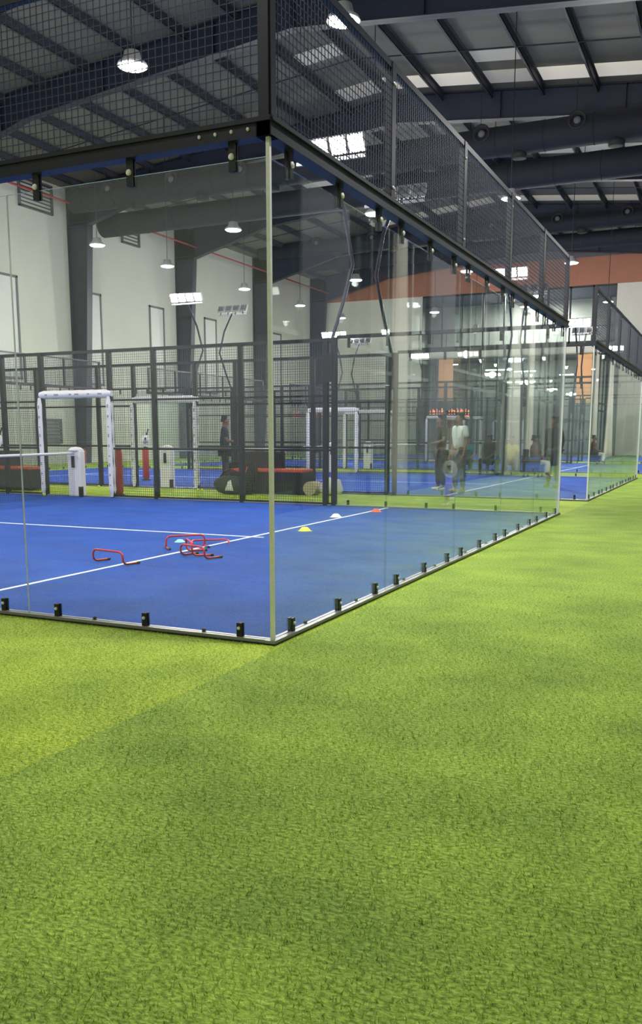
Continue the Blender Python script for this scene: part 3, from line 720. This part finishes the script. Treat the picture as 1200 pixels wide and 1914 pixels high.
def curtain(y, w_top, w_bot, z1, label, amp=.07, folds=5):
    m = MB(); N = folds*8; H = 16; vs = []; fs = []
    for s_ in (0, 1):
        for j in range(H+1):
            v = j/H; w_ = w_bot+(w_top-w_bot)*v**.7
            for i in range(N+1):
                u = i/N; a = amp*(.6+.6*(1-v))*math.sin(u*folds*2*PI)
                vs.append((a + (.012 if s_ else 0), (u-.5)*w_, .03+(z1-.03)*v))
    K = (N+1)*(H+1)
    for j in range(H):
        for i in range(N):
            q = j*(N+1)+i; fs.append((q, q+1, q+N+2, q+N+1)); fs.append((K+q, K+q+N+1, K+q+N+2, K+q+1))
    for j in range(H): 
        for i in (0, N):
            q = j*(N+1)+i; fs.append((q, q+N+1, K+q+N+1, K+q))
    for i in range(N):
        fs.append((i, K+i, K+i+1, i+1)); q = H*(N+1)+i; fs.append((q, q+1, K+q+1, K+q))
    t = thing('curtain', (RX-.35, y, 0), label, 'curtain', 'long white drapes on the walkway side')
    m.add(vs, fs, 0, True); m.build('drape', 'curtain', t)
    MB().tube([(0, -w_top*.7, z1), (0, w_top*.7, z1)], .03, 8).build('curtain_rail', 'steel', t); MB().box(-.02, .35, -.02, .02, z1-.02, z1+.02).build('rail_bracket', 'steel', t)
for y, a, b_, l in ((12.9, .5, .8, 'opposite the gap after the nearest court'), (23.6, .9, 1.7, 'first of the wide ones opposite the second court'), (26.0, .5, .8, 'slim one opposite the gap before the third court'), (33.4, .5, .7, 'slim one opposite the third court'), (38.3, 1.0, 2.2, 'wide one opposite the gap before the farthest court'), (41.8, .7, 1.2, 'middle one opposite the farthest court'), (47.6, 1.2, 3.2, 'widest one near the end wall')):
    curtain(y, a, b_, 5.4, 'long white gathered drape hanging floor length, ' + l)

# ------------------------------------------------------------------ people
def skin_mesh(name, nodes, edges, matname, parent, sub=2):
    names = list(nodes); idx = {n: i for i, n in enumerate(names)}
    me = bpy.data.meshes.new(name); me.from_pydata([nodes[n][0] for n in names], [(idx[a], idx[b]) for a, b in edges], [])
    o = bpy.data.objects.new(name, me); COL.objects.link(o)
    o.modifiers.new('skin', 'SKIN'); 
    for i, n in enumerate(names):
        sv = me.skin_vertices[0].data[i]; r = nodes[n][1]; sv.radius = (r, r) if not isinstance(r, tuple) else r; sv.use_root = (i == 0)
    sb = o.modifiers.new('sub', 'SUBSURF'); sb.levels = sub; sb.render_levels = sub
    dg = bpy.context.evaluated_depsgraph_get(); nm = bpy.data.meshes.new_from_object(o.evaluated_get(dg))
    bpy.data.objects.remove(o)
    nm.materials.clear(); nm.materials.append(MATS[matname]); nm.polygons.foreach_set('use_smooth', [True]*len(nm.polygons))
    r_ = bpy.data.objects.new(name, nm); COL.objects.link(r_); r_.parent = parent; return r_
def person(loc, rz, label, shirt='cloth_white', pants='cloth_grey', skin='skin', shoes='white_paint', pose='stand', hgt=1.75, shorts=False, larm=None, rarm=None, long_sleeve=False, hair=True):
    t = thing('person', loc, label, 'person', None, rz); t.scale = (hgt/1.75,)*3
    V = lambda *a: Vector(a)
    sit = pose == 'sit'; dz = -.47 if sit else 0
    J = {'pelvis': V(0,0,.95+dz), 'waist': V(0,.01,1.08+dz), 'chest': V(0,.0,1.30+dz), 'neck': V(0,.01,1.475+dz), 'jaw': V(0,.05,1.555+dz), 'head': V(0,.03,1.64+dz), 'crown': V(0,.02,1.70+dz)}
    for s_, n in ((-1, 'l'), (1, 'r')):
        J['sh'+n] = V(.175*s_, 0, 1.41+dz)
        arm = larm if s_ < 0 else rarm
        if arm: J['el'+n], J['wr'+n] = V(*arm[0]), V(*arm[1])
        elif sit: J['el'+n] = V(.24*s_, .10, 1.15+dz); J['wr'+n] = V(.13*s_, .32, 1.04+dz)
        else: J['el'+n] = V(.23*s_, -.02, 1.13); J['wr'+n] = V(.24*s_, .06, .88)
        J['hip'+n] = V(.09*s_, 0, .90+dz)
        if sit: J['kn'+n] = V(.14*s_, .44, .47); J['an'+n] = V(.13*s_, .42, .09)
        elif pose == 'walk': J['kn'+n] = V(.09*s_, .16*s_+.08, .50); J['an'+n] = V(.09*s_, .28*s_-.02, .10 + (.06 if s_ < 0 else 0))
        else: J['kn'+n] = V(.12*s_, .02, .49); J['an'+n] = V(.15*s_, -.01, .09)
        a = J['an'+n]; J['he'+n] = a+V(0, -.03, -.045); J['to'+n] = a+V(.01*s_, .16, -.06)
    nd = {'pelvis': (J['pelvis'], (.145, .105)), 'waist': (J['waist'], (.135, .10)), 'chest': (J['chest'], (.16, .115)), 'neck': (J['neck'], .055), 'jaw': (J['jaw'], (.058, .066)), 'head': (J['head'], (.076, .09)), 'crown': (J['crown'], .055)}
    ed = [('pelvis','waist'), ('waist','chest'), ('chest','neck'), ('neck','jaw'), ('jaw','head'), ('head','crown')]
    for n, s_ in (('l', -1), ('r', 1)):
        nd['sh'+n] = (J['sh'+n], .06); nd['el'+n] = (J['el'+n], .042); nd['wr'+n] = (J['wr'+n], (.028, .024))
        d = (J['wr'+n]-J['el'+n]).normalized(); side = d.cross(V(1,0,0)); side = side.normalized() if side.length > .1 else V(0,1,0)
        pm = J['wr'+n]+d*.055; nd['pa'+n] = (pm, (.036, .018))
        nd['hip'+n] = (J['hip'+n], .085); nd['kn'+n] = (J['kn'+n], .055); nd['an'+n] = (J['an'+n], .038); nd['to'+n] = (J['to'+n], (.04, .028))
        ed += [('chest','sh'+n), ('sh'+n,'el'+n), ('el'+n,'wr'+n), ('wr'+n,'pa'+n), ('pelvis','hip'+n), ('hip'+n,'kn'+n), ('kn'+n,'an'+n), ('an'+n,'to'+n)]
        curl = V(-s_*.35, 0, 0)
        for i, L in enumerate((.062, .074, .078, .07)):
            off = side*((i-1.5)*.021)*1.0
            b0 = pm+d*.035+off; b1 = b0+d*L*.5+curl*.01; b2 = b1+(d*.7+curl).normalized()*L*.5
            nd['f%d0'%i+n] = (b0, .0095); nd['f%d1'%i+n] = (b1, .009); nd['f%d2'%i+n] = (b2, .008); ed += [('pa'+n, 'f%d0'%i+n), ('f%d0'%i+n, 'f%d1'%i+n), ('f%d1'%i+n, 'f%d2'%i+n)]
        b0 = pm-d*.01+side*.035; b1 = b0+side*.022+d*.025; nd['t0'+n] = (b0, .011); nd['t1'+n] = (b1+d*.02, .009); ed += [('pa'+n, 't0'+n), ('t0'+n, 't1'+n)]
    nd['nose'] = (J['jaw']+V(0,.075,.045), .012); ed.append(('jaw', 'nose'))
    skin_mesh('body', nd, ed, skin, t)
    # shirt
    sh = {'waist': (J['pelvis']+V(0,0,-.03), (.178, .138)), 'mid': (J['waist']+V(0,0,.03), (.165, .128)), 'chest': (J['chest'], (.19, .142)), 'top': (J['neck']+V(0,0,-.02), .078)}
    se = [('waist','mid'), ('mid','chest'), ('chest','top')]
    for n in 'lr':
        e_ = J['sh'+n].lerp(J['el'+n], .75); sh['s'+n] = (J['sh'+n], .082); sh['e'+n] = (e_, .068); se += [('chest','s'+n), ('s'+n,'e'+n)]
        if long_sleeve: sh['e'+n] = (J['el'+n], .06); sh['w'+n] = (J['el'+n].lerp(J['wr'+n], .9), .042); se.append(('e'+n, 'w'+n))
    skin_mesh('shirt', sh, se, shirt, t)
    pt = {'p': (J['pelvis']+V(0,0,-.0), (.165, .13))}; pe = []
    for n in 'lr':
        pt['h'+n] = (J['hip'+n]+V(0,0,-.03), .108); pt['k'+n] = (J['kn'+n] if not shorts else J['hip'+n].lerp(J['kn'+n], .85), .08); pe += [('p','h'+n), ('h'+n,'k'+n)]
        if not shorts: pt['a'+n] = (J['kn'+n].lerp(J['an'+n], .92), .062); pe.append(('k'+n, 'a'+n))
    skin_mesh('shorts' if shorts else 'trousers', pt, pe, pants, t)
    for n in 'lr':
        a = J['an'+n]; skin_mesh('shoe', {'h': (a+V(0,-.035,-.03), .048), 'm': (a+V(0,.06,-.045), .045), 't': (a+V(0,.17,-.055), .034)}, [('h','m'), ('m','t')], shoes, t)
    if hair: skin_mesh('hair', {'a': (J['head']+V(0,-.03,.03), (.086, .078)), 'b': (J['crown']+V(0,-.015,.012), .07), 'c': (J['jaw']+V(0,-.065,.04), .05)}, [('a','b'), ('a','c')], 'hair', t, 2)
    for s_ in (-1, 1):
        MB().lathe(tuple(J['jaw']+V(.028*s_, .078, .065)), [(.004, -.004), (.009, 0), (.004, .004)], 8, axis='y').build('eye', 'black', t)
        MB().lathe(tuple(J['jaw']+V(.078*s_, -.02, .055)), [(.01, -.006), (.03, 0), (.012, .008)], 10, axis='x').build('ear', skin, t)
    MB().box(J['jaw'].x-.022, J['jaw'].x+.022, J['jaw'].y+.062, J['jaw'].y+.07, J['jaw'].z-.006, J['jaw'].z+.002).build('mouth', 'red_pipe', t)
    return t
person((-2.98, 14.5, .006), math.radians(142), 'man in a white t-shirt and grey trousers standing in the second court', 'cloth_white', 'cloth_grey', 'skin', 'cloth_beige', hgt=1.78)
person((-3.60, 15.1, .006), math.radians(130), 'man in black t-shirt and black shorts behind the man in white', 'cloth_black', 'cloth_black', 'skin_dark', 'white_paint', hgt=1.76, shorts=False, larm=((-.26,.05,1.15),(-.20,.26,1.10)))
person((-8.93, 14.2, .006), math.radians(-60), 'man in dark navy top standing behind the long wicker bench', 'cloth_navy', 'cloth_black', 'skin', 'white_paint', hgt=1.76, rarm=((.24,.06,1.14),(.12,.28,1.12)))
person((-1.42, 17.4, .006), math.radians(150), 'person in all dark clothes standing by the far corner of the second court', 'cloth_black', 'cloth_navy', 'skin_dark', 'cloth_black', hgt=1.74, long_sleeve=True)
rn = person((2.15, 11.0, 0.0), math.radians(192), 'person in pale top and grey shorts walking beside the glass, seen as reflection', 'cloth_beige', 'cloth_grey', 'skin', 'white_paint', pose='walk', hgt=1.74, shorts=True, rarm=((.25,.1,1.16),(.22,.32,1.0)))
t = thing('padel_racket', (0, 0, 0), 'white padel racket carried by the person walking beside the glass', 'racket')
t.location = rn.matrix_basis @ Vector((.20, .38, .70)); t.rotation_euler = (0, 0, 0); racket_mesh(t, None, Matrix.Rotation(.2, 4, 'Y'))
# seated group between second and third courts
gb = thing('slatted_bench', (-5.6, 24.7, 0), 'low dark bench between the second and third courts under the seated group', 'bench')
MB().box(-.9, 2.9, -.2, .2, .40, .45).build('seat', 'wicker', gb)
for x in (-.7, 1.0, 2.7): MB().box(x-.04, x+.04, -.18, .18, 0, .4).build('leg', 'steel', gb)
person((-4.1, 24.62, 0), math.radians(185), 'person in yellow top seated on the low bench, right of the group', 'cloth_yellow', 'cloth_black', 'skin', 'white_paint', 'sit', 1.7)
person((-4.85, 24.62, 0), math.radians(170), 'person in black top seated between the yellow and teal ones', 'cloth_black', 'cloth_black', 'skin_dark', 'white_paint', 'sit', 1.75)
person((-5.6, 24.62, 0), math.radians(190), 'person in teal top seated at the left of the group', 'cloth_teal', 'cloth_black', 'skin', 'white_paint', 'sit', 1.7)
for (y, l, l2) in ((23.0, 'person in maroon top and white trousers seated in the walkway opposite the second court', 'dark armchair opposite the second court under a seated person'), (36.0, 'person in maroon top and white trousers seated in the walkway opposite the third court', 'dark armchair opposite the third court under a seated person')):
    c = thing('armchair', (3.05, y, 0), l2, 'chair', None, 0)
    MB().box(-.28, .28, -.3, .3, .12, .40).build('seat', 'wicker', c, bevel=.03); MB().box(.2, .34, -.3, .3, .12, .85).build('backrest', 'wicker', c, bevel=.03)
    for s_ in (-1, 1): MB().box(-.28, .28, s_*.36-.06, s_*.36+.06, .1, .6).build('armrest', 'wicker', c, bevel=.02)
    for a in (-.22, .22):
        for b_ in (-.3, .3): MB().box(a-.03, a+.03, b_-.03, b_+.03, 0, .12).build('leg', 'black', c)
    person((3.05, y, 0), math.radians(90), l, 'cloth_maroon', 'cloth_white', 'skin_dark', 'white_paint', 'sit', 1.75)

# ------------------------------------------------------------------ turf pile near the walkway
def blades():
    rng = np.random.default_rng(3)
    N = 420000
    x = rng.uniform(-3.4, 3.6, N); y = rng.uniform(-3.7, 4.5, N)
    d = np.hypot(x-2.55, y+4.75)
    keep = (rng.random(N) < np.clip(1.2-d*.14, 0, 1)) & ~((x < .06) & (y > -.06))
    x, y = x[keep], y[keep]; n = len(x)
    a = rng.uniform(0, 2*PI, n); h = rng.uniform(.008, .017, n); w_ = rng.uniform(.0011, .0022, n)
    lean = rng.uniform(.004, .016, n); la = rng.normal(2.2, 1.0, n)
    v = np.zeros((n, 3, 3)); v[:, 0] = np.stack([x-w_*np.cos(a), y-w_*np.sin(a), np.zeros(n)], 1); v[:, 1] = np.stack([x+w_*np.cos(a), y+w_*np.sin(a), np.zeros(n)], 1)
    v[:, 2] = np.stack([x+lean*np.cos(la), y+lean*np.sin(la), h], 1)
    me = bpy.data.meshes.new('turf_pile'); me.vertices.add(3*n); me.vertices.foreach_set('co', v.ravel().astype('f'))
    me.loops.add(3*n); me.loops.foreach_set('vertex_index', np.arange(3*n, dtype='i')); me.polygons.add(n)
    me.polygons.foreach_set('loop_start', np.arange(0, 3*n, 3, dtype='i')); me.update(calc_edges=True); me.materials.append(MATS['turf_blade'])
    o = bpy.data.objects.new('turf_pile', me); COL.objects.link(o)
    tag(o, 'short green artificial grass pile in front of the glass court', 'artificial grass', None, 'stuff')
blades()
